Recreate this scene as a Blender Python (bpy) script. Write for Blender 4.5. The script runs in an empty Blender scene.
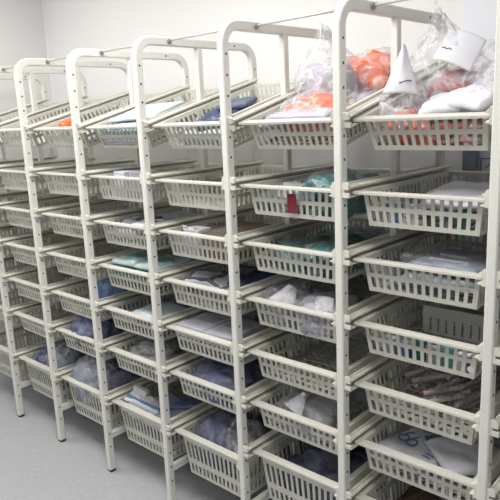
import bpy, bmesh, math, random
from mathutils import Vector, Matrix, noise, Euler
C = bpy.context.scene.collection
PI = math.pi

# ------------------------------------------------------------------ camera
cam = bpy.data.objects.new('camera', bpy.data.cameras.new('camera'))
C.objects.link(cam)
cam.data.sensor_width = 36.0
cam.data.lens = 613.22 / 500 * 36.0
cam.data.clip_start = 0.05
R0 = Vector((0.7398594, 0.6713479, -0.0435904)); R2 = Vector((-0.6629701, 0.7165452, -0.2168722)).normalized()
R0 = (R0 - R0.dot(R2) * R2).normalized(); R1 = R2.cross(R0)      # right, forward, down
m = Matrix((R0, -R1, -R2)).transposed().to_4x4()
m.translation = Vector((3.1274, -1.43399, 1.60686))
cam.matrix_world = m
bpy.context.scene.camera = cam

# ------------------------------------------------------------------ light and exposure
sc = bpy.context.scene
w = bpy.data.worlds.new('world'); sc.world = w; w.use_nodes = True
w.node_tree.nodes['Background'].inputs[0].default_value = (0.95, 0.97, 1.0, 1)
w.node_tree.nodes['Background'].inputs[1].default_value = 0.30
LAMPS = [(0.00, -0.55, 1.0, 0.60, 17.0), (1.45, -0.45, 1.0, 0.60, 23.0), (2.75, -1.05, 1.0, 0.60, 16.0), (0.9, -2.3, 1.0, 0.6, 6.0)]
for (x, y, sx, sy, pw) in LAMPS:
    ld = bpy.data.lights.new('ceiling_lamp_light', 'AREA'); ld.shape = 'RECTANGLE'
    ld.size = sx; ld.size_y = sy; ld.energy = pw; ld.color = (1.0, 0.975, 0.94)
    lo = bpy.data.objects.new('ceiling_lamp_light', ld); C.objects.link(lo)
    lo.location = (x, y, 2.62)
vs = sc.view_settings
vs.view_transform = 'Standard'; vs.look = 'None'; vs.gamma = 1.0; vs.use_curve_mapping = False
vs.exposure = 0.0

# ------------------------------------------------------------------ materials
def mat(name, col, rough=0.5, metal=0.0, bump=0.0, scale=40.0, var=0.0, spec=0.5, alpha=None, emit=None):
    mt = bpy.data.materials.new(name); mt.use_nodes = True
    nt = mt.node_tree; b = nt.nodes['Principled BSDF']
    b.inputs['Base Color'].default_value = (*col, 1)
    b.inputs['Roughness'].default_value = rough
    b.inputs['Metallic'].default_value = metal
    b.inputs['Specular IOR Level'].default_value = spec
    tc = nt.nodes.new('ShaderNodeTexCoord')
    nz = nt.nodes.new('ShaderNodeTexNoise'); nz.inputs['Scale'].default_value = scale
    nz.inputs['Detail'].default_value = 4
    nt.links.new(tc.outputs['Object'], nz.inputs['Vector'])
    if var:
        mx = nt.nodes.new('ShaderNodeMixRGB'); mx.inputs[1].default_value = (*[c * (1 - var) for c in col], 1)
        mx.inputs[2].default_value = (*[min(1, c * (1 + var)) for c in col], 1)
        nt.links.new(nz.outputs['Fac'], mx.inputs[0]); nt.links.new(mx.outputs[0], b.inputs['Base Color'])
    if bump:
        bp = nt.nodes.new('ShaderNodeBump'); bp.inputs['Strength'].default_value = bump
        bp.inputs['Distance'].default_value = 0.01
        nt.links.new(nz.outputs['Fac'], bp.inputs['Height']); nt.links.new(bp.outputs[0], b.inputs['Normal'])
    if alpha is not None:                                  # creased clear film: folds are whiter than the flat film
        rp = nt.nodes.new('ShaderNodeMapRange')
        rp.inputs['From Min'].default_value = 0.42; rp.inputs['From Max'].default_value = 0.68
        rp.inputs['To Min'].default_value = alpha[0]; rp.inputs['To Max'].default_value = alpha[1]
        nt.links.new(nz.outputs['Fac'], rp.inputs['Value']); nt.links.new(rp.outputs[0], b.inputs['Alpha'])
        nz.inputs['Distortion'].default_value = 1.5
    if emit:
        b.inputs['Emission Color'].default_value = (*emit[0], 1); b.inputs['Emission Strength'].default_value = emit[1]
    return mt

M = {
 'frame': mat('painted_metal', (0.72, 0.72, 0.675), 0.38, bump=0.03, scale=150),
 'basket': mat('basket_plastic', (0.60, 0.595, 0.535), 0.42, bump=0.03, scale=90, var=0.04),
 'runner': mat('runner_plastic', (0.68, 0.67, 0.60), 0.35),
 'black': mat('black_rubber', (0.02, 0.02, 0.02), 0.6),
 'rod': mat('grey_steel_rod', (0.50, 0.50, 0.48), 0.4, metal=0.3),
 'bolt': mat('dark_bolt', (0.34, 0.33, 0.30), 0.4, metal=0.5),
 'wall': mat('wall_paint', (0.80, 0.80, 0.80), 0.7, bump=0.02, scale=200),
 'ceiling': mat('ceiling_paint', (0.8, 0.8, 0.8), 0.8),
 'door': mat('door_laminate', (0.78, 0.80, 0.86), 0.5),
 'floor': mat('floor_vinyl', (0.395, 0.405, 0.42), 0.42, bump=0.02, scale=45, var=0.16),
 'film': mat('clear_film', (0.74, 0.74, 0.78), 0.16, bump=0.9, scale=16, alpha=(0.10, 0.55), spec=0.9),
 'filmd': mat('dull_film', (0.50, 0.51, 0.55), 0.2, bump=0.8, scale=22, alpha=(0.05, 0.32), spec=0.8),
 'orange': mat('orange_plastic', (0.86, 0.17, 0.06), 0.35, bump=0.6, scale=20, var=0.25),
 'redbrown': mat('red_brown_plastic', (0.42, 0.09, 0.07), 0.35, bump=0.6, scale=20, var=0.3),
 'paper': mat('white_paper', (0.70, 0.70, 0.75), 0.6, bump=0.05, scale=12),
 'greypaper': mat('grey_lilac_wrap', (0.44, 0.43, 0.50), 0.45, bump=0.5, scale=14, var=0.15),
 'teal': mat('teal_wrap', (0.06, 0.17, 0.17), 0.3, bump=0.8, scale=28, var=0.5),
 'tealpack': mat('teal_card', (0.12, 0.36, 0.35), 0.45, var=0.1),
 'paleteal': mat('pale_teal_wrap', (0.46, 0.58, 0.58), 0.35, bump=0.2, scale=18, var=0.1),
 'paleblue': mat('pale_blue_wrap', (0.52, 0.61, 0.66), 0.35, bump=0.2, scale=18, var=0.1),
 'navy': mat('navy_wrap', (0.045, 0.055, 0.11), 0.4, bump=0.7, scale=24, var=0.4),
 'blue': mat('blue_wrap', (0.10, 0.12, 0.24), 0.35, bump=0.8, scale=22, var=0.45),
 'bluegrey': mat('blue_grey_wrap', (0.24, 0.28, 0.36), 0.35, bump=0.6, scale=22, var=0.3),
 'brightblue': mat('blue_card', (0.14, 0.27, 0.48), 0.5, var=0.1),
 'ink': mat('dark_print', (0.10, 0.11, 0.14), 0.6),
 'inkblue': mat('blue_print', (0.12, 0.17, 0.36), 0.6),
 'greyprint': mat('grey_print', (0.36, 0.38, 0.40), 0.6, var=0.2),
 'green': mat('green_print', (0.03, 0.15, 0.13), 0.5),
 'brown': mat('brown_card', (0.20, 0.15, 0.11), 0.7, var=0.15),
 'redcard': mat('dark_red_card', (0.16, 0.008, 0.02), 0.5),
 'greypack': mat('grey_pack', (0.42, 0.43, 0.44), 0.4, bump=0.5, scale=20, var=0.25),
 'tube': mat('clear_grey_tube', (0.58, 0.53, 0.54), 0.15, var=0.25, alpha=(0.55, 0.9)),
 'hazyfilm': mat('hazy_film', (0.47, 0.47, 0.51), 0.2, bump=0.9, scale=18, alpha=(0.14, 0.50), spec=0.8),
 'whitepouch': mat('white_pouch', (0.52, 0.52, 0.57), 0.4, bump=0.3, scale=14, var=0.06),
 'slate': mat('slate_cloth', (0.10, 0.12, 0.17), 0.6, bump=0.5, scale=30, var=0.3),
 'divider': mat('grey_divider', (0.62, 0.63, 0.60), 0.4),
 'tubered': mat('dark_red_tip', (0.20, 0.03, 0.05), 0.35),
 'lampw': mat('lamp_housing', (0.8, 0.8, 0.8), 0.5),
 'lampd': mat('lamp_diffuser', (0.9, 0.9, 0.9), 0.5, emit=((1.0, 0.98, 0.95), 4.0)),
}

# ------------------------------------------------------------------ helpers
def tag(o, label=None, cat=None, group=None, kind=None):
    for k, v in (('label', label), ('category', cat), ('group', group), ('kind', kind)):
        if v: o[k] = v
    return o
def link(name, me, parent=None):
    o = bpy.data.objects.new(name, me); C.objects.link(o)
    if parent: o.parent = parent
    return o
def empty(name, mw=None):
    o = link(name, None); o.empty_display_size = 0.05
    if mw is not None: o.matrix_world = mw
    return o
class MB:
    def __init__(s): s.v = []; s.f = []; s.mi = []
    def add(s, vs, fs, mi=0):
        n = len(s.v); s.v += [Vector(v) for v in vs]; s.f += [tuple(n + i for i in f) for f in fs]; s.mi += [mi] * len(fs)
    def box(s, a, b, mi=0):
        (x0, y0, z0), (x1, y1, z1) = a, b
        s.add([(x0,y0,z0),(x1,y0,z0),(x1,y1,z0),(x0,y1,z0),(x0,y0,z1),(x1,y0,z1),(x1,y1,z1),(x0,y1,z1)],
              [(0,3,2,1),(4,5,6,7),(0,1,5,4),(1,2,6,5),(2,3,7,6),(3,0,4,7)], mi)
    def rod(s, a, b, r, n=10, mi=0, r2=None):
        a, b = Vector(a), Vector(b); d = (b - a).normalized(); r2 = r if r2 is None else r2
        u = d.orthogonal().normalized(); v = d.cross(u); vs = []
        for p, rr in ((a, r), (b, r2)):
            for i in range(n):
                t = 2 * PI * i / n; vs.append(p + u * (rr * math.cos(t)) + v * (rr * math.sin(t)))
        s.add(vs, [(i, (i + 1) % n, n + (i + 1) % n, n + i) for i in range(n)] + [tuple(range(n - 1, -1, -1)), tuple(range(n, 2 * n))], mi)
    def strip(s, pts, wd, th, up=(0, 0, 1), mi=0):       # one flat ribbon along points
        P = [Vector(p) for p in pts]; U = Vector(up); vs = []; n = len(P)
        closed = (P[0] - P[-1]).length < 1e-6
        for i, p in enumerate(P):
            a = P[i - 1] if i else (P[-2] if closed else P[0]); b = P[i + 1] if i < n - 1 else (P[1] if closed else P[-1])
            sd = (b - a).normalized().cross(U).normalized() * wd / 2
            vs += [p - sd, p + sd, p + sd + U * th, p - sd + U * th]
        fs = [(i*4+k, i*4+(k+1)%4, i*4+4+(k+1)%4, i*4+4+k) for i in range(n - 1) for k in range(4)]
        s.add(vs, fs + [(3,2,1,0), tuple(range(n*4-4, n*4))], mi)
    def mesh(s, name, mats, smooth=False, bevel=0.0):
        me = bpy.data.meshes.new(name); me.from_pydata(s.v, [], s.f)
        for mm in (mats if isinstance(mats, (list, tuple)) else [mats]): me.materials.append(mm)
        for p, i in zip(me.polygons, s.mi): p.material_index = i; p.use_smooth = smooth
        bm = bmesh.new(); bm.from_mesh(me); bmesh.ops.recalc_face_normals(bm, faces=bm.faces)
        if bevel: bmesh.ops.bevel(bm, geom=[e for e in bm.edges], offset=bevel, segments=2, affect='EDGES', clamp_overlap=True)
        bm.to_mesh(me); bm.free(); me.update()
        return me

# ------------------------------------------------------------------ room
WALLY = 0.82; WALLX = -0.71
def structure(name, a, b, mt):
    mb = MB(); mb.box(a, b); return tag(link(name, mb.mesh(name, mt)), kind='structure')
structure('floor', (WALLX - 0.1, -4.0, -0.05), (5.2, WALLY + 0.1, 0.0), M['floor'])
structure('wall_back', (WALLX - 0.1, WALLY, 0.0), (5.2, WALLY + 0.1, 2.7), M['wall'])
structure('wall_left', (WALLX - 0.1, -4.0, 0.0), (WALLX, WALLY, 2.7), M['wall'])
structure('wall_right', (5.1, -4.0, 0.0), (5.2, WALLY, 2.7), M['wall'])
structure('wall_front', (WALLX - 0.1, -4.1, 0.0), (5.2, -4.0, 2.7), M['wall'])
structure('ceiling', (WALLX - 0.1, -4.1, 2.7), (5.2, WALLY + 0.1, 2.8), M['ceiling'])
structure('baseboard_left', (WALLX, -4.0, 0.0), (WALLX + 0.012, WALLY, 0.08), M['wall'])
structure('door_1', (2.145, WALLY - 0.012, 0.0), (3.1, WALLY, 2.12), M['door'])
for i, (x, y, sx, sy, pw) in enumerate(LAMPS):
    e = empty('ceiling_light', Matrix.Translation((x, y, 2.7)))
    tag(e, 'white rectangular ceiling light ' + ['above the left end of the rack', 'above the middle of the rack', 'above the right end of the rack', 'in the middle of the room'][i], 'ceiling light')
    mb = MB(); mb.box((-sx/2-.03, -sy/2-.03, -.06), (sx/2+.03, sy/2+.03, 0)); link('housing', mb.mesh('housing', M['lampw']), e)
    mb = MB(); mb.box((-sx/2, -sy/2, -.068), (sx/2, sy/2, -.0605)); link('diffuser', mb.mesh('diffuser', M['lampd']), e)

# ------------------------------------------------------------------ rack
W = 0.43398; TW = 0.026; TD = 0.032; PITCH = 0.064; YR = 0.620; TOPZ = 1.882
def hz(i): return (28 - i) * PITCH
TILT = math.atan(0.262)

def arch_mesh():
    """side frame: front post, top bar, rear post in one bent square tube; local x=0 is its right-hand face"""
    path = []; r = 0.062
    path.append((0.0, 0.012)); path.append((0.0, TOPZ - r))
    for k in range(1, 9):
        t = PI - k * PI / 16; path.append((r + r * math.cos(t), TOPZ - r + r * math.sin(t)))
    path.append((YR - r, TOPZ))
    for k in range(1, 9):
        t = PI / 2 - k * PI / 16; path.append((YR - r + r * math.cos(t), TOPZ - r + r * math.sin(t)))
    path.append((YR, 0.012))
    mb = MB(); vs = []; n = len(path); h = TD / 2; c = 0.0035
    sec = [(-TW, -h + c), (-TW + c, -h), (-c, -h), (0, -h + c), (0, h - c), (-c, h), (-TW + c, h), (-TW, h - c)]
    for i, (y, z) in enumerate(path):
        a = Vector(path[max(0, i - 1)]); b = Vector(path[min(n - 1, i + 1)]); d = (b - a).normalized(); nr = Vector((-d.y, d.x))
        for (x, o) in sec: vs.append((x, y - nr.x * 0 + nr.x * o * 1.0, z + nr.y * o))
    fs = []
    for i in range(n - 1):
        for j in range(8):
            a = i * 8 + j; b = i * 8 + (j + 1) % 8; fs.append((a, b, b + 8, a + 8))
    fs += [tuple(range(7, -1, -1)), tuple(range((n - 1) * 8, n * 8))]
    mb.add(vs, fs)
    used = [3, 6, 9, 12, 15, 18]
    for i in range(0, 27):
        if i in used: continue
        for y in (0.0, YR):
            mb.rod((-TW - .0006, y, hz(i)), (.0006, y, hz(i)), 0.0040, 8, 1)
    mb.rod((-TW - .0006, 0.4976, TOPZ), (.0006, 0.4976, TOPZ), 0.0042, 8, 1)
    return mb.mesh('side_frame', [M['frame'], M['black']])

def runner_mesh(side):
    """side=1: fixed on the right-hand face of a frame; origin on the hole centre at the front post"""
    s = side; mb = MB()
    def b(x0, x1, y0, y1, z0, z1):
        X0, X1 = sorted((s * x0, s * x1)); mb.box((X0, y0, z0), (X1, y1, z1))
    y1 = YR + 0.016
    # one extruded C-profile: web, rounded upper ridge, lower ledge that carries the rim
    prof = [(0, -.040), (.024, -.040), (.024, -.0365), (.004, -.0365), (.004, -.0165), (.0175, -.0165), (.0205, -.0150), (.0205, -.0105), (.0180, -.0085), (.0110, -.0085), (.0095, -.0105), (.0065, -.0105), (.0050, -.0065), (0, -.0065)]
    n = len(prof); ya = -0.004
    mb.add([(s * x, ya, z) for x, z in prof] + [(s * x, y1, z) for x, z in prof],
           [(k, (k + 1) % n, n + (k + 1) % n, n + k) for k in range(n)] + [tuple(range(n)), tuple(range(2 * n - 1, n - 1, -1))])
    return mb.mesh('runner', M['runner'])
def clip_mesh(side):
    s = side; mb = MB()
    w_ = 0.023 if s > 0 else 0.011
    prof = [(0, -.041), (w_, -.041), (w_, -.027), (.006, -.027), (.006, -.019), (w_ * .9, -.019), (w_ * .9, -.004), (w_ * .6, .002), (0, .002)]
    n = len(prof)
    mb.add([(s * x, -.013, z) for x, z in prof] + [(s * x, -.0042, z) for x, z in prof],
           [(k, (k + 1) % n, n + (k + 1) % n, n + k) for k in range(n)] + [tuple(range(n)), tuple(range(2 * n - 1, n - 1, -1))])
    return mb.mesh('end_clip', M['runner'], bevel=0.001)

rack = empty('storage_rack', Matrix.Identity(4))
tag(rack, 'cream metal storage rack of arched perforated side frames joined by thin grey rods', 'storage rack')
fm = arch_mesh(); RM = {1: runner_mesh(1), -1: runner_mesh(-1)}; CM = {1: clip_mesh(1), -1: clip_mesh(-1)}
mb = MB(); mb.box((-TW + .001, 0.013, 0.165), (-.001, YR - 0.013, 0.192)); crossm = mb.mesh('crossbar', M['frame'], bevel=0.002)
mb = MB(); mb.box((-TW + .001, 0.290, 0.192), (-.001, 0.315, TOPZ - .013)); midm = mb.mesh('middle_post', M['frame'], bevel=0.002)
mb = MB(); mb.box((-TW - .0015, -.0145, 0.0), (.0015, .0145, 0.012)); mb.box((-TW - .0015, YR - .0145, 0.0), (.0015, YR + .0145, 0.012)); 
mbf = MB(); mbf.box((-TW - .0015, -.0145, 0.0), (.0015, .0145, 0.0118)); footm = mbf.mesh('foot', M['black'], bevel=0.002)
mb = MB(); mb.rod((0, .145, TOPZ), (.006, .145, TOPZ), .0095, 14); mb.rod((.006, .145, TOPZ), (.011, .145, TOPZ), .006, 6); boltm = mb.mesh('rod_clamp', M['bolt'])
mb = MB(); mb.rod((.0115, .145, TOPZ + .003), (W - TW - .0003, .145, TOPZ + .008), .0036, 10); rodm = mb.mesh('connecting_rod', M['rod'], smooth=True)
def r6(bay): return 21 if bay >= 4 else 22
FR = range(-1, 8)
for k in FR:
    X = k * W
    f = link('side_frame', fm, rack); f.location = (X, 0, 0)
    link('crossbar', crossm, f); link('middle_post', midm, f)
    for y in (0, YR):
        g = link('foot', footm, f); g.location = (0, y, 0)
    if k < 7:
        link('rod_clamp', boltm, f)
        g = link('connecting_rod', rodm, rack); g.location = (X, 0, 0)
    for s, bay in ((1, k), (-1, k - 1)):
        if bay < -1 or bay > 6: continue
        for row in range(7):
            i = 3 + 3 * row if row < 6 else r6(bay)
            rn = link('runner', RM[s], f)
            rn.location = (0 if s > 0 else -TW, 0, hz(i))
            if row == 0: rn.rotation_euler = (TILT, 0, 0)
            cl = link('end_clip', CM[s], f); cl.location = rn.location; cl.rotation_euler = rn.rotation_euler

# ------------------------------------------------------------------ baskets
def panel(mb, P, us, vs, solid_fn, th, nrm):
    """P(u,v)->point ; us, vs cut lists ; cells where solid_fn(i,j) is False are slots"""
    nu, nv = len(us), len(vs); base = []
    for off in (0, th):
        for v in vs:
            for u in us: base.append(P(u, v) + nrm * off)
    idx = lambda l, i, j: l * nu * nv + j * nu + i
    fs = []
    def sol(i, j): return 0 <= i < nu - 1 and 0 <= j < nv - 1 and solid_fn(i, j)
    for j in range(nv - 1):
        for i in range(nu - 1):
            if not sol(i, j): continue
            fs.append((idx(0,i,j), idx(0,i+1,j), idx(0,i+1,j+1), idx(0,i,j+1)))
            fs.append((idx(1,i,j), idx(1,i,j+1), idx(1,i+1,j+1), idx(1,i+1,j)))
            for (di, dj, a, b) in ((-1,0,(i,j),(i,j+1)), (1,0,(i+1,j+1),(i+1,j)), (0,-1,(i+1,j),(i,j)), (0,1,(i,j+1),(i+1,j+1))):
                if not sol(i + di, j + dj):
                    fs.append((idx(0,*a), idx(0,*b), idx(1,*b), idx(1,*a)))
    mb.add(base, fs)

def cuts(a, b, n, fill):
    """n slots evenly between a and b; returns cut positions beginning/ending with solid margins"""
    p = (b - a) / n; out = [0.0]
    for i in range(n):
        c = a + p * (i + .5); out += [c - p * fill / 2, c + p * fill / 2]
    return out + [1.0]

BX, BY0, BY1 = 0.171, 0.026, 0.574
def basket_body(H):
    tx = 0.013 * (H / 0.1) ** .6; mb = MB(); th = 0.0025
    t = [Vector((-BX, BY0, 0)), Vector((BX, BY0, 0)), Vector((BX, BY1, 0)), Vector((-BX, BY1, 0))]
    b = [Vector((-BX + tx, BY0 + tx, -H)), Vector((BX - tx, BY0 + tx, -H)), Vector((BX - tx, BY1 - tx, -H)), Vector((-BX + tx, BY1 - tx, -H))]
    if H < .15: vs = [0, .013, .043, .056, .087, H]; slotrows = (1, 3)
    else: vs = [0, .015, .029, .050, .125, .150, .187, H]; slotrows = (1, 3, 5)
    vs = [v / H for v in vs]
    for k in range(4):
        a0, a1, c0, c1 = t[k], t[(k + 1) % 4], b[k], b[(k + 1) % 4]
        P = lambda u, v, a0=a0, a1=a1, c0=c0, c1=c1: (a0.lerp(a1, u)).lerp(c0.lerp(c1, u), v)
        nr = (a1 - a0).cross(c0 - a0).normalized()
        n = 13 if k % 2 == 0 else 21
        us = cuts(0.025, 0.975, n, 0.56) if k % 2 == 0 else cuts(0.02, 0.98, n, 0.56)
        panel(mb, P, us, vs, lambda i, j: not (i % 2 == 1 and j in slotrows), th, nr)
    P = lambda u, v: b[0].lerp(b[1], u).lerp(b[3].lerp(b[2], u), v)
    panel(mb, P, cuts(.04, .96, 9, .66), cuts(.03, .97, 15, .6), lambda i, j: not (i % 2 == 1 and j % 2 == 1), th, Vector((0, 0, 1)))
    return mb.mesh('basket_body', M['basket'])
def rim_mesh():
    mb = MB(); hx, y0, y1 = 0.1975, 0.0, 0.600
    prof = [(0.0, 0.0), (.0255, .001), (.0265, -.001), (.0265, -.0075), (.0235, -.0075), (.0235, -.003), (0.0, -.003)]
    ring = []; r = 0.012
    def loop(o):          # outline of the body top grown by o, with rounded corners
        x0, x1, a, c = -BX - o, BX + o, BY0 - o, BY1 + o; pts = []; rr = max(.0015, min(r, o * .6 + .0015))
        for (cx, cy, s) in ((x1 - rr, a + rr, -90), (x1 - rr, c - rr, 0), (x0 + rr, c - rr, 90), (x0 + rr, a + rr, 180)):
            for q in range(5):
                t = math.radians(s + 22.5 * q); pts.append((cx + rr * math.cos(t), cy + rr * math.sin(t)))
        return pts
    vs = []
    for (o, z) in prof: vs += [(x, y, z) for x, y in loop(o)]
    n = 20; k = len(prof)
    fs = [(i * n + j, i * n + (j + 1) % n, ((i + 1) % k) * n + (j + 1) % n, ((i + 1) % k) * n + j) for i in range(k) for j in range(n)]
    mb.add(vs, fs)
    return mb.mesh('rim', M['basket'])
BM = {0.1: basket_body(0.1), 0.2: basket_body(0.2)}; RIM = rim_mesh()
COLW = {-1: 'in the column cut by the left edge', 0: 'in the sixth full column from right', 1: 'in the fifth full column from right',
        2: 'in the fourth full column from right', 3: 'in the third full column from right', 4: 'in the second full column from right',
        5: 'in the rightmost full column', 6: 'in the sliver of column at right edge'}
ROWW = ['tilted top basket', 'second basket down', 'third basket down', 'fourth basket down', 'fifth basket down', 'sixth basket down', 'deep bottom basket']
WHAT = {(5,0):'of orange bags', (5,1):'of white pouches', (5,2):'of clear blue packs', (5,3):'with white sticker', (5,4):'of clear tubes', (5,5):'of blue printed pouches',
        (4,0):'of orange bags', (4,1):'with red card', (4,2):'of teal bags', (4,3):'of two clear bags', (4,4):'standing empty', (4,5):'with clear bag', (4,6):'of dark blue bags',
        (3,0):'with navy bundle', (3,2):'with white box', (3,3):'of printed packs', (3,4):'of flat boxes', (3,5):'of blue wrap', (3,6):'of blue bag',
        (2,0):'with pale blue packs', (2,1):'with small box', (2,2):'of grey packs', (2,3):'of teal packs', (2,4):'of blue grey packs', (2,5):'of grey packs', (2,6):'of white packages',
        (1,5):'with blue bag', (1,6):'with blue bags', (1,4):'with blue pack', (1,0):'with orange pack', (0,6):'with blue bags'}
BMAT = {}
def bmat(bay, row):
    i = 3 + 3 * row if row < 6 else r6(bay)
    c = Vector((bay * W + (W - TW) / 2, 0, hz(i)))
    if row == 0: return Matrix.Translation(c) @ Matrix.Rotation(TILT, 4, 'X') @ Matrix.Translation((0, 0.016, -0.0255))
    return Matrix.Translation(c) @ Matrix.Translation((0, 0.016, -0.0255))
def H_of(bay, row): return 0.2 if row == 6 else 0.1
for bay in range(-1, 7):
    for row in range(7):
        mw = bmat(bay, row); H = H_of(bay, row)
        e = empty('wire_basket' if False else 'slotted_basket', mw)
        lab = 'cream slotted ' + ROWW[row].replace('basket', 'basket', 1) + (' ' + WHAT[(bay, row)] if (bay, row) in WHAT else '') + ' ' + COLW[bay]
        tag(e, lab, 'basket', 'plastic baskets hanging in the rack')
        link('basket_body', BM[H], e); link('rim', RIM, e)
        BMAT[(bay, row)] = (mw, H, e)

# ------------------------------------------------------------------ contents builders
def fbm(p, s): return noise.fractal(p * s, 1.0, 2.0, 4)
def blob(size, seed, amp=0.22, freq=2.2, sub=4, peak=0.0, power=2.6, flat=0.75, crease=0.10):
    bm = bmesh.new(); bmesh.ops.create_icosphere(bm, subdivisions=sub, radius=1.0)
    sx, sy, sz = [q / 2 for q in size]; off = Vector((seed * 7.3, seed * 3.1, seed * 5.7))
    for v in bm.verts:
        d = v.co.normalized()
        k = (abs(d.x) ** power + abs(d.y) ** power + abs(d.z) ** power) ** (-1 / power)
        n = noise.fractal(d * freq + off, 1.0, 2.0, 4)
        rd = 1 - abs(noise.noise(d * freq * 2.7 + off)) * 2
        q = d * k * (1 + amp * n + crease * rd)
        x, y, z = q.x, q.y, q.z
        if peak and z > 0:
            t = min(1, z); g = 1 - .75 * t ** 1.2
            x *= g; y *= g; z *= 1 + peak * t
        if z < -flat: z = -flat + (z + flat) * .15
        v.co = Vector((x * sx, y * sy, (z + flat) * sz))
    return bm
def obj_bm(name, bm, mt, parent=None, smooth=True):
    me = bpy.data.meshes.new(name); bm.to_mesh(me); bm.free(); me.materials.append(mt)
    for p in me.polygons: p.use_smooth = smooth
    return link(name, me, parent)
def at(bay, row, lx, ly, lz, rz=0, rx=0, ry=0):
    if bay is None:        # a spot given in the room's own coordinates
        return Matrix.Translation((lx, ly, lz)) @ Euler((rx, ry, rz)).to_matrix().to_4x4()
    mw, H, e = BMAT[(bay, row)]
    return mw @ Matrix.Translation((lx, ly, -H + 0.003 + lz)) @ Euler((rx, ry, rz)).to_matrix().to_4x4()
def bag(bay, row, pos, size, film, inner, label, seed, cat='bag', name='plastic_bag', rz=0, peak=0.0, isz=0.8, group=None, rx=0, ry=0, inoff=(0,0,0.002), amp=.22):
    """clear bag (film outside) with its wrapped contents as a part"""
    o = obj_bm(name, blob(size, seed, peak=peak, amp=amp), M[film]); o.matrix_world = at(bay, row, *pos, rz, rx, ry)
    if inner:
        s2 = (size[0] * isz, size[1] * isz, size[2] * isz)
        c = obj_bm('bag_contents', blob(s2, seed + .37, amp=.22, crease=.17, freq=2.8), M[inner], o); c.location = inoff
    return tag(o, label, cat, group)
def pack(bay, row, pos, size, mt, label, seed=1, rz=0, rx=0, ry=0, stripes=None, cat='package', name='flat_package', group=None, puff=.35):
    """soft flat pack: rounded slab with pinched edges"""
    bm = bmesh.new(); n, mm = 22, 16; L, Wd, T = size; g = {}
    for s in (1, -1):
        for i in range(n + 1):
            for j in range(mm + 1):
                u, v = i / n * 2 - 1, j / mm * 2 - 1
                e = (1 - abs(u) ** 6) * (1 - abs(v) ** 6)
                nz = noise.fractal(Vector((u * 1.7 + seed, v * 1.7, s * .4)), 1, 2, 3)
                z = T / 2 * s * (e ** puff) * (1 + .25 * nz) + T * .12 * nz
                if (i in (0, n) or j in (0, mm)):
                    if s == -1: g[(s, i, j)] = g[(1, i, j)]; continue
                    z = T * .12 * nz
                g[(s, i, j)] = bm.verts.new((u * L / 2, v * Wd / 2, z + T / 2))
    for s in (1, -1):
        for i in range(n):
            for j in range(mm):
                q = [g[(s,i,j)], g[(s,i+1,j)], g[(s,i+1,j+1)], g[(s,i,j+1)]]
                bm.faces.new(q if s > 0 else q[::-1])
    o = obj_bm(name, bm, M[mt]); o.matrix_world = at(bay, row, *pos, rz, rx, ry)
    if stripes:
        for (x0, y0, x1, y1) in stripes[1]:
            mb = MB(); mb.box((x0 * L / 2, y0 * Wd / 2, T * .8), (x1 * L / 2, y1 * Wd / 2, T * 1.13))
            link('printed_patch', mb.mesh('printed_patch', M[stripes[0]]), o)
    return tag(o, label, cat, group)
def sheet(bay, row, pos, size, label, rz=0, rx=0, ry=0, curl=0.02, mt='paper', name='paper_sheet', marks=None, seed=3, cone=0.0, cat='paper'):
    bm = bmesh.new(); n = 16; g = {}; L, Wd = size
    for s in (1, 0):
        for i in range(n + 1):
            for j in range(n + 1):
                u, v = i / n * 2 - 1, j / n * 2 - 1
                wx = u * (1 - cone * (v + 1) / 2)
                z = curl * (1 - u * u) + .18 * curl * noise.noise(Vector((u * 1.5 + seed, v * 1.5, 0))) + s * .0012
                g[(s, i, j)] = bm.verts.new((wx * L / 2, v * Wd / 2, z))
    for i in range(n):
        for j in range(n):
            bm.faces.new([g[(1,i,j)], g[(1,i+1,j)], g[(1,i+1,j+1)], g[(1,i,j+1)]])
            bm.faces.new([g[(0,i,j)], g[(0,i,j+1)], g[(0,i+1,j+1)], g[(0,i+1,j)]])
        for a, b in (((i,0),(i+1,0)), ((i+1,n),(i,n)), ((0,i+1),(0,i)), ((n,i),(n,i+1))):
            bm.faces.new([g[(0,*a)], g[(0,*b)], g[(1,*b)], g[(1,*a)]])
    o = obj_bm(name, bm, M[mt]); o.matrix_world = at(bay, row, *pos, rz, rx, ry)
    if marks:
        mb = MB()
        for pts in marks: mb.strip([(x * L / 2, y * Wd / 2, curl * (1 - x * x) + .0022) for x, y in pts], .003, .0008)
        link('ink_mark', mb.mesh('ink_mark', M['ink']), o)
    return tag(o, label, cat)
def box(bay, row, pos, size, mt, label, rz=0, rx=0, ry=0, patch=None, open_flaps=False, cat='box', name='cardboard_box'):
    L, Wd, T = size; e = empty(name, at(bay, row, *pos, rz, rx, ry)); tag(e, label, cat)
    mb = MB(); mb.box((-L/2, -Wd/2, 0), (L/2, Wd/2, T)); link('box_body', mb.mesh('box_body', M[mt], bevel=.0015), e)
    mb = MB(); mb.box((-L/2 - .001, -Wd/2 - .001, T * .93), (L/2 + .001, Wd/2 + .001, T + .0015)); link('lid', mb.mesh('lid', M[mt], bevel=.001), e)
    if open_flaps:
        for x0, x1, z0, z1 in ((-L/2, -L/6, .014, .012), (L/6, L/2, .010, .012)):
            mb = MB(); mb.add([(x0, -Wd/2, T), (x1, -Wd/2, T), (x1, -Wd/2 - .006, T + z1), (x0, -Wd/2 - .006, T + z0)], [(0,1,2,3)])
            fo = link('flap', mb.mesh('flap', M[mt]), e); md = fo.modifiers.new('s', 'SOLIDIFY'); md.thickness = .0012
    if patch:
        mb = MB()
        for (pm, r) in patch: mb.box((r[0]*L/2, r[1]*Wd/2, T + .001), (r[2]*L/2, r[3]*Wd/2, T + .0022))
        link('printed_patch', mb.mesh('printed_patch', M[patch[0][0]]), e)
    return e

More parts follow.
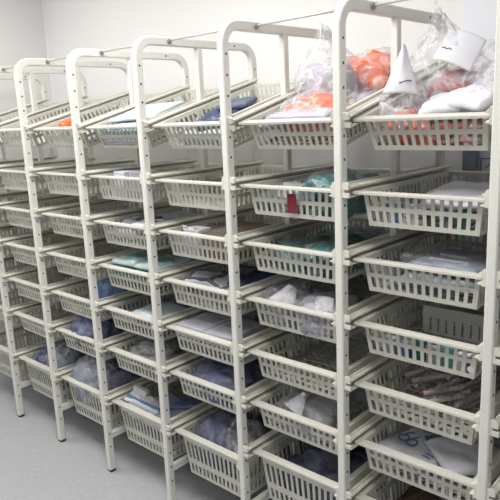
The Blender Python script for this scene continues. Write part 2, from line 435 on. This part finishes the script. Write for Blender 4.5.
# ------------------------------------------------------------------ contents, rightmost full column
sheet(None,0,(2.287,.105,1.703),(.098,.130),'white paper cone standing in the front left of the orange filled basket',rx=1.40,rz=.35,ry=.05,curl=.022,cone=.93,marks=[[(-.05,-.60),(.15,-.56),(.35,-.50),(.60,-.48)]],seed=2)
bag(5,0,(-.090,.125,.0),(.150,.15,.215),'film',None,'clear plastic bag standing at front left corner around a white cone of paper',11,peak=.25)
bag(5,0,(-.085,.10,.0),(.12,.11,.115),'film','orange','clear bag of orange parts under the white paper cone',12)
bag(5,0,(-.005,.25,.02),(.15,.14,.155),'film','redbrown','clear bag of red brown folded plastic behind the flat white sheets',13,rz=.3,inoff=(0,-.01,.012),isz=.86)
bag(5,0,(.005,.105,.0),(.12,.12,.088),'film','orange','clear bag of orange parts pressed against the middle of the basket front',14,isz=.9)
bag(5,0,(.10,.13,.0),(.13,.18,.075),'film','redbrown','clear bag of red brown parts at the front right corner',15,isz=.9)
pack(5,0,(.055,.115,.078),(.17,.14,.045),'paper','white wrap lying over the front rim beside the orange parts',seed=5,rz=.20,ry=-.12,name='white_wrap',cat='paper')
pack(5,0,(.112,.125,.090),(.12,.17,.04),'paper','white wrap at the front right corner against the post',seed=8,rz=-.25,ry=.10,name='white_wrap',cat='paper')
sheet(None,0,(2.395,.215,1.748),(.105,.105),'large white card with grey handwriting leaning at the back of the heap',rx=.95,rz=.25,ry=.38,curl=.010,marks=[[(-.85,-.25),(-.70,-.18),(-.6,-.30),(-.45,-.2),(-.30,-.3)]],seed=9)
bag(5,0,(-.045,.27,.04),(.22,.19,.27),'film','greypaper','tall clear bag with a peaked top behind the white cone',16,peak=.22,isz=.42)
bag(5,0,(.115,.27,.03),(.16,.22,.20),'film','paper','clear bag with white wrap piled high at the right rear',17,isz=.7)
bag(5,0,(.125,.18,.03),(.09,.14,.13),'film','redbrown','small clear bag with red brown parts high at the right against the post',19,isz=.6)
bag(5,0,(.02,.46,.0),(.28,.18,.13),'film','orange','clear bag of orange parts at the very back of the heap',18)

for i, (x, y, z, rz, sx, sy) in enumerate([(-.03,.34,.0,.1,.22,.34), (.05,.20,.02,-.1,.20,.26), (.03,.36,.045,.1,.26,.30), (.06,.19,.056,.2,.20,.30)]):
    pack(5,1,(x,y,z),(sx,sy,.034),'whitepouch',['white flat pouch at the rear left of its basket','white flat pouch with blue print under the others at front','broad white pouch topmost at the rear of its basket','broad white pouch topmost at the front right'][i],
         seed=i+20,rz=rz,rx=.06 if i == 3 else 0,stripes=('inkblue',[(-.8,-.9,-.5,-.55),(.1,-.95,.5,-.7),(.3,.1,.6,.3)]) if i == 1 else None,name='medical_pouch',cat='pouch')
for i in range(6):
    box(5,1,(-.12+.046*i,.055,.0),(.02,.012,.062),['greypack','brightblue','paper','ink','bluegrey','green'][i],
        'small %s packet standing against the basket front, %s' % (['grey','bright blue','white','black','blue grey','green'][i], 'seen through its slots'),name='small_packet',cat='packet')
for i, (x, y, z, rz, m_) in enumerate([(-.02,.20,.0,.1,'bluegrey'), (.08,.30,.0,-.2,'paleblue'), (.0,.36,.02,.15,'bluegrey'), (.05,.15,.03,-.12,'paleblue'), (.07,.24,.05,.2,'bluegrey')]):
    pack(5,2,(x,y,z),(.22,.22,.03),m_,['blue grey film pack at the left under the rest','pale blue film pack at the right rear','blue grey film pack across the back','pale blue glossy pack over the front of the pile','blue grey glossy pack topmost of the pile'][i]+' in the clear blue packs basket',
         seed=i+40,rz=rz,stripes=('paper',[(-.6,-.5,.5,-.3),(-.6,.1,.2,.25)]))
pack(5,2,(.06,.14,.074),(.20,.18,.026),'bluegrey','blue grey glossy pack lying level with the rim of its basket',seed=47,rz=-.1,stripes=('paper',[(-.6,-.5,.5,-.42),(-.6,.1,.2,.18)]))
bag(5,2,(.03,.19,.06),(.28,.28,.06),'hazyfilm',None,'sheet of clear film crumpled over the blue packs',44,name='clear_film',cat='plastic film')
for i, (c, x, h) in enumerate([('paleteal',-.10,.05),('brightblue',-.055,.04),('green',-.01,.06),('greyprint',.03,.05),('tealpack',.075,.06),('paper',.12,.05),('navy',.14,.045)]):
    box(5,3,(x,.065,0),(.034,.02,h),c,'small %s packet standing behind the slots of the basket with the white sticker' % ['pale teal','blue','dark green','grey','teal','white','navy'][i],rz=.05*(i%3-1),name='small_packet',cat='packet')
mb = MB(); us = cuts(.05, .95, 9, .24)
panel(mb, lambda u, v: Vector((-.105 + .26 * u, 0, -.004 - .088 * v)), us, [0, .40, .90, 1], lambda i, j: not (i % 2 == 1 and j == 1), .002, Vector((0, 1, 0)))
dv = link('basket_divider', mb.mesh('basket_divider', M['divider'])); dv.matrix_world = BMAT[(5,3)][0] @ Matrix.Translation((0, .27, 0))
tag(dv, 'grey upright slotted divider standing across the basket with the white sticker', 'divider')
# white round sticker on the front of the fourth basket
mb = MB(); mb.rod((.150,.036,-.073),(.150,.0345,-.073),.0095,18)
st = link('round_sticker', mb.mesh('round_sticker', M['paper'])); st.matrix_world = BMAT[(5,3)][0]
tag(st, 'small round white sticker on the front of the rightmost full column', 'sticker')
# clear tubes
random.seed(5)
def tube():
    e = empty('clear_tube'); mb = MB(); mb.rod((-.065,0,.008),(.045,0,.008),.0075,10); mb.rod((.045,0,.008),(.058,0,.008),.0095,10)
    link('barrel', mb.mesh('barrel', M['tube'], smooth=False), e)
    mb = MB(); mb.rod((-.075,0,.008),(-.065,0,.008),.003,8,r2=.006); link('tip', mb.mesh('tip', M['tubered']), e)
    return e
proto = tube(); first = True
for i in range(54):
    ly = .125 + .38 * ((i * 0.618) % 1); lx = -.090 + .18 * random.random(); lz = .014 + .019 * (i // 14) + .004 * random.random()
    if first: o = proto; first = False
    else:
        o = proto.copy(); C.objects.link(o)
        for ch in proto.children: c = ch.copy(); C.objects.link(c); c.parent = o
    o.matrix_world = at(5,4,lx,ly,lz,1.15 + random.uniform(-.25,.25) + (PI if random.random() < .5 else 0),0,random.uniform(-.06,.06))
    tag(o, 'clear plastic tube with dark red tip lying in the heap in the fifth basket', 'tube', 'clear tubes heaped in a basket')
for i, (x, y, z, rz, rx, m_, st_) in enumerate([(-.06,.20,.0,.2,0,'greypack',None), (-.05,.15,.035,-.35,.05,'whitepouch',None), (.05,.22,.02,.3,0,'greypack',None), (.095,.17,.062,.85,.03,'whitepouch',('green',[(-.97,.80,.97,.93)])), (.08,.40,.0,.1,0,'whitepouch',None)]):
    o = pack(5,5,(x,y,z),(.20,.19,.03),m_,['grey pouch at the left under the blue printed one','white pouch with two round blue prints on top','grey pouch in the middle beneath the white ones','white pouch with green edge at the front right corner','white pouch lying at the back of its basket'][i],
             seed=i+60,rz=rz,rx=rx,stripes=st_,name='medical_pouch',cat='pouch')
    if i == 1:
        for cx in (-.035, .0):
            mb = MB(); pts = [(cx - .017, .034, .0325), (cx - .030, .022, .0325)] + [(cx - .02 - .017*math.cos(t*PI/8), -.01 + .017*math.sin(t*PI/8), .0325) for t in range(17)]
            mb.strip(pts, .006, .002); link('blue_print', mb.mesh('blue_print', M['inkblue']), o)
        for yy in (-.02, -.035):
            mb = MB(); mb.strip([(.05,yy,.0325),(.062,yy+.006,.0325),(.078,yy+.004,.0325)], .003, .002); link('small_print', mb.mesh('small_print', M['ink']), o)
for i, x in enumerate((-.09, .02, .11)):
    pack(5,6,(x,.2,.0),(.14,.28,.10),['brown','greypack','brown'][i],['brown soft pack at the left of the deepest right basket','grey soft pack in the middle of the deepest right basket','brown soft pack at the right of the deepest right basket'][i],seed=70+i)

# ------------------------------------------------------------------ second full column from right
bag(4,0,(.02,.155,.02),(.25,.20,.140),'film','orange','low clear bag of orange parts at front of the tilted basket beside the middle post',81,inoff=(.0,.0,.004),isz=.80,amp=.14)
pack(4,0,(.02,.075,.080),(.22,.08,.028),'greypaper','pale lilac paper slip lying in front of the orange parts',seed=82,rz=.02,name='paper_slip',cat='paper')
pack(4,0,(-.12,.12,.050),(.09,.14,.035),'greypaper','pale soft pack at the front left corner of the tilted orange basket',seed=83,rz=.3)
bag(4,0,(.000,.27,.050),(.23,.18,.265),'film','greypaper','tall clear bag with grey lilac wrap standing behind the tall post',84,peak=.25,isz=.66,amp=.15)
bag(4,0,(.075,.40,.015),(.25,.20,.215),'film','orange','round clear bag of bright orange parts at the rear under the arch',85,isz=.90,amp=.12)
bag(4,0,(.125,.25,.04),(.09,.20,.085),'film','greypaper','clear bag with pale lilac wrap lying beside the tallest post',86,isz=.8)
bag(4,0,(-.07,.25,.05),(.18,.18,.09),'film',None,'empty crumpled clear bag spread behind the orange parts',87)

bag(4,1,(.09,.15,.0),(.17,.22,.155),'filmd','teal','teal wrapped bundle heaped at the front right above the red card basket',91,isz=.9)
bag(4,1,(-.04,.13,.0),(.17,.18,.115),'filmd','greypack','grey wrapped bundle beside the teal heap above the red card',92,isz=.86)
bag(4,1,(.03,.36,.0),(.26,.22,.13),'filmd','teal','teal wrapped bundle at the rear of the red card basket',93,isz=.9)
bag(4,1,(-.125,.14,.0),(.07,.18,.06),'filmd','teal','small teal bag low at the left end of the red card basket',94)
mb = MB(); mb.box((-.0175,-.002,-.056),(.0175,.0,.004)); rc = link('red_card', mb.mesh('red_card', M['redcard'])); rc.matrix_world = BMAT[(4,1)][0] @ Matrix.Translation((.013,.0195,-.026)) @ Matrix.Rotation(.0, 4, 'X')
tag(rc, 'small dark red card hanging on the front of a basket', 'card')
bag(4,2,(.08,.15,.0),(.18,.22,.115),'filmd','teal','teal wrapped bundle at the right in the basket below the red card',95,isz=.9)
bag(4,2,(-.07,.20,.0),(.18,.24,.10),'filmd','teal','teal wrapped bundle at the left in the basket below the red card',96,isz=.9)
bag(4,2,(.0,.42,.0),(.30,.22,.10),'filmd','teal','teal wrapped bundle at the rear in the basket below the red card',97,isz=.9)
bag(4,3,(-.085,.13,.0),(.19,.20,.150),'hazyfilm','greypack','clear bag with white paper at the left of the pair in one basket',98,isz=.7,amp=.12)
sheet(4,3,(-.065,.075,.105),(.105,.075),'white paper wedge inside the left one of two clear bags',rx=.85,ry=.30,rz=.1,curl=.010,cone=.65)
bag(4,3,(.07,.13,.0),(.20,.21,.145),'hazyfilm','greypaper','clear bag with grey white wrap at the right of the pair in one basket',99,isz=.85,amp=.12)
sheet(4,3,(.085,.070,.100),(.10,.055),'white paper slip inside the right one of two clear bags',rx=.9,ry=-.1,rz=.0,curl=.010,cone=.3)
bag(4,3,(.0,.38,.0),(.30,.24,.12),'hazyfilm','greypack','dull clear bag behind the pair of clear bags',100,isz=.8)
bag(4,5,(.0,.16,.0),(.24,.25,.145),'hazyfilm','greypack','clear bag holding a white paper in the basket under the empty one',101,isz=.6)
sheet(4,5,(-.035,.085,.108),(.095,.075),'white paper corner poking up in the clear bag beneath the empty basket',rx=.8,rz=-.2,ry=.2,curl=.010,cone=.8)
bag(4,5,(.03,.40,.0),(.26,.22,.10),'filmd','greypack','dull clear bag at the rear beneath the empty basket',102,isz=.8)
for i, (x, y, z, s) in enumerate([(-.08,.16,.0,.17),(.06,.13,.03,.16),(.09,.28,.03,.16),(-.05,.33,.05,.2),(.0,.2,.08,.15)]):
    bag(4,6,(x,y,z),(s,s,s*.85),'filmd','navy',['navy bag at front left','navy bag at front right','navy bag at the right rear','navy bag at the left rear','navy bag topmost'][i]+' in the deep basket second from right',110+i,isz=.9,group='dark blue bags in a deep basket')

# ------------------------------------------------------------------ third full column from right
pack(3,0,(-.005,.20,.03),(.16,.22,.06),'navy','folded navy and grey bundle in the tilted top basket',seed=120,rz=.35,rx=.05)
pack(3,0,(.0,.13,.0),(.26,.16,.05),'greyprint','grey soft pack under the folded navy bundle',seed=121)
pack(3,0,(.03,.24,.085),(.13,.10,.03),'slate','folded slate cloth topmost on the navy bundle',seed=122,rz=.3)
box(3,2,(-.055,.075,.0),(.085,.06,.105),'paper','white open box standing at the front with flaps up',open_flaps=True)
box(3,2,(.04,.19,.0),(.20,.26,.092),'brown','brown flat cardboard box beside the white open box',patch=[('greyprint',(-.6,-.7,.2,.1))])
for i, (x, y, z, rz) in enumerate([(-.06,.16,.035,.5),(.06,.14,.03,-.2),(-.07,.12,.07,.55),(.02,.26,.065,.35),(.045,.115,.065,-.35)]):
    pack(3,3,(x,y,z),(.15,.12,.035),['bluegrey','greyprint','greypaper','bluegrey','greypack'][i],['blue grey','dark grey','pale grey bordered','blue grey rear','small grey'][i]+' pack in the heap below the white open box',seed=130+i,rz=rz,rx=.12,ry=.08,stripes=('ink',[(-.85,-.85,.85,-.65),(-.85,.62,.85,.82),(-.85,-.65,-.72,.62),(.72,-.65,.85,.62)]) if i in (0,2,3,4) else None)
pack(3,3,(.115,.25,.03),(.10,.34,.085),'navy','long navy pack along the right side below the white open box',seed=139)
for i, (x, y, z) in enumerate([(-.085,.13,.06),(.065,.13,.06),(-.03,.36,.06)]):
    box(3,4,(x,y,z),(.142,.20,.045),['whitepouch','greypaper','bluegrey'][i],['flat white box at the front left of its basket','flat pale grey box at the front right of its basket','flat blue grey box behind the two pale ones'][i],rz=.03,patch=[('greyprint',(-.7,-.2,.7,.5))])
pack(3,4,(.02,.25,.0),(.30,.42,.05),'greyprint','broad grey pack under the flat white boxes',seed=142)
bag(3,5,(-.01,.17,.0),(.29,.26,.14),'filmd','blue','blue wrapped bag spread across the basket below the flat boxes',145,isz=.92)
bag(3,5,(.08,.36,.0),(.20,.24,.13),'filmd','navy','navy wrapped bag behind the blue one below the flat boxes',146,isz=.92)
bag(3,6,(-.05,.18,.02),(.23,.26,.26),'filmd','blue','big blue bag in clear film at the left of the deep basket',147,isz=.86)
bag(3,6,(.08,.14,.06),(.15,.16,.22),'film','paper','bag of crumpled white wrap beside the big blue bag',148,isz=.55,rz=.4)
bag(3,6,(.08,.33,.0),(.20,.26,.25),'filmd','navy','dark navy bag behind the crumpled white wrap',149,isz=.9)

# ------------------------------------------------------------------ fourth full column from right
for i, (x, y, z, m_) in enumerate([(-.03,.17,.045,'paleteal'),(-.01,.20,.066,'paleblue'),(-.04,.22,.086,'paleblue')]):
    pack(2,0,(x,y,z),(.25,.26,.02),m_,['pale teal pack with teal edge lowest of the tilted stack','pale blue pack in the middle of the tilted stack','pale blue pack topmost of the tilted stack'][i],seed=150+i,rz=.1*i,stripes=('tealpack',[(-.97,-1.0,.97,-.90)]) if i == 0 else None)
pack(2,0,(-.02,.18,.0),(.26,.30,.045),'greypaper','grey white pack under the pale blue stack',seed=155)
box(2,1,(-.045,.075,.0),(.07,.05,.112),'paper','small white box with blue corner behind the rim',patch=[('brightblue',(-1,-1,-.1,1))])
box(2,1,(.055,.095,.0),(.10,.07,.115),'greypaper','pale grey printed box beside the blue cornered box',patch=[('ink',(-.6,-.6,.6,.2))])
for i, (x, y, z, rz, m_) in enumerate([(-.08,.14,.0,.1,'paper'),(.06,.13,.0,-.2,'greyprint'),(-.06,.17,.04,.3,'greypaper'),(.07,.12,.045,.1,'paper'),(.02,.28,.05,.0,'greyprint')]):
    pack(2,2,(x,y,z+.01),(.16,.13,.042),m_,['white pack low at the left','dark grey pack low at the right','pale grey pack on top at the left','white pack with dark print on top at the right','grey pack at the rear'][i]+' above the teal packs',seed=160+i,rz=rz,stripes=('ink',[(-.2,-.6,.4,-.1),(.6,-.9,.9,.9)]) if i in (2,3) else None)
for i in range(6):
    x = -.085 if i % 2 == 0 else .075; l = i // 2
    pack(2,3,(x + .006*l,.14,.030+.031*l),(.155,.20,.030),'tealpack' if l < 2 else 'paleteal',
         '%s teal pack %s in the %s of two stacks' % (['dark','dark','pale'][l], ['lowest','in the middle','topmost'][l], ['left','right'][i % 2]),seed=170+i,rz=.04*l-.04,name='teal_package',stripes=('tealpack',[(-.5,-.4,.4,.3)]) if l == 2 else None,puff=.15)
pack(2,3,(0,.36,.0),(.30,.20,.09),'greyprint','dark grey pack behind the two teal stacks',seed=177)
for i, (x, y, z, rz, m_) in enumerate([(-.07,.15,.02,.2,'bluegrey'),(.07,.16,.02,-.1,'bluegrey'),(.0,.20,.05,.3,'greypaper'),(.06,.13,.068,-.15,'paleblue'),(.05,.33,.04,0,'bluegrey')]):
    pack(2,4,(x,y,z),(.18,.20,.035),m_,['blue grey pack low at the left','blue grey pack low at the right','lilac grey pack laid across','pale blue pack topmost at the front','blue grey pack at the rear'][i]+' under the teal stacks',seed=180+i,rz=rz)
for i, (x, y, z, rz) in enumerate([(-.06,.15,.035,.2),(.07,.14,.035,-.2),(.0,.17,.075,.35),(.05,.30,.07,-.3)]):
    bag(2,5,(x,y,z),(.19,.20,.06),'hazyfilm','greypack',['flat clear pack at the left','flat clear pack at the right','flat clear pack topmost','flat clear pack at the rear'][i]+' above the deep basket of white packages',190+i,rz=rz,isz=.9,amp=.1,name='clear_pack',cat='package')
box(2,6,(-.135,.09,.12),(.075,.03,.12),'paper','white card packet standing upright against the post',ry=.25,rz=.2,rx=-.2,name='card_packet',cat='packet')
for i, (x, y, z, ry, rz, m_) in enumerate([(-.075,.11,.165,.30,.35,'paper'),(-.055,.105,.135,.30,.3,'paleblue'),(-.03,.10,.105,.30,.3,'paper'),(.08,.12,.135,-.2,.1,'bluegrey'),(.10,.24,.15,-.1,.4,'blue'),(.02,.22,.14,.1,.3,'bluegrey')]):
    pack(2,6,(x,y,z),(.19,.11,.036),m_,['white package leaning first behind the upright card','pale blue package leaning between two white ones','white package with blue edge leaning lowest','blue grey package lying at the right','blue package lying at the right rear','blue grey package behind the leaning white ones'][i],seed=200+i,ry=ry,rz=rz,stripes=('brightblue',[(-.9,-.85,.9,-.65)]) if i in (0,2) else None)
bag(2,6,(.0,.30,.0),(.25,.36,.15),'hazyfilm','bluegrey','broad grey blue bag filling the deep basket under the white packages',207,isz=.95)

# ------------------------------------------------------------------ fifth, sixth column
pack(1,0,(-.085,.115,.060),(.055,.06,.040),'orange','small orange pack at the left of the tilted basket',seed=210,rz=.1)
pack(1,0,(.045,.085,.0),(.04,.04,.060),'orange','small orange pack low behind the front slots of the tilted basket',seed=213)
pack(1,0,(.03,.20,.0),(.20,.24,.04),'greypaper','pale grey pack at the right of the orange pack',seed=211)
bag(1,2,(.02,.18,.0),(.24,.26,.10),'film','brown','clear bag with brown contents low in its basket',212,isz=.8)
bag(1,4,(.07,.24,.0),(.17,.26,.19),'filmd','brightblue','bright blue wrapped pack seen between the posts',213,isz=.95)
bag(1,5,(-.01,.13,.03),(.24,.20,.16),'filmd','blue','round blue bag swelling over the rim of its basket',214,isz=.95,amp=.12)
bag(1,6,(-.05,.13,.08),(.24,.20,.25),'film','bluegrey','big pale blue bag rising above the rim of the deep basket',215,isz=.92,amp=.15)
bag(1,6,(.09,.24,.03),(.18,.26,.25),'filmd','navy','navy bag behind the big pale blue bag',216,isz=.92)
bag(0,6,(-.07,.14,.06),(.18,.18,.20),'filmd','blue','blue bag at the left of the deep basket in the sixth column',217,isz=.9)
bag(0,6,(.05,.14,.09),(.20,.18,.21),'film','bluegrey','clear bag of pale blue wrap at the right of the sixth column basket',218,isz=.85)
bag(0,6,(.0,.34,.04),(.28,.22,.19),'filmd','navy','navy bag at the rear of the sixth column basket',219,isz=.9)

# ------------------------------------------------------------------ on the door behind the rack
e = empty('wall_pocket', Matrix.Translation((2.19, WALLY - .012, 1.355))); tag(e, 'small grey blue pocket with black base fixed on the door behind the rack', 'wall pocket')
mb = MB(); mb.box((-.02,-.035,.008),(.03,0,.13)); link('pocket', mb.mesh('pocket', M['bluegrey'], bevel=.002), e)
mb = MB(); mb.box((-.024,-.038,0),(.034,0,.008)); link('base', mb.mesh('base', M['black']), e)
e = empty('door_notice', Matrix.Translation((2.255, WALLY - .0135, 1.38))); tag(e, 'small notice with a blue outlined drawing beside the grey blue pocket', 'notice')
mb = MB(); mb.box((-.035,-.001,-.03),(.035,.0005,.04)); link('sheet', mb.mesh('sheet', M['paper']), e)
mb = MB(); mb.strip([(-.027,-.0012,-.02),(.027,-.0012,-.02),(.027,-.0012,.03),(-.027,-.0012,.03),(-.027,-.0012,-.02)],.005,.0008,up=(0,-1,0)); link('outline', mb.mesh('outline', M['inkblue']), e)
mb = MB(); mb.strip([(-.012,-.0012,-.005),(.004,-.0012,.01),(.012,-.0012,.002),(.02,-.0012,.012)],.004,.0008,up=(0,-1,0)); link('drawing', mb.mesh('drawing', M['inkblue']), e)
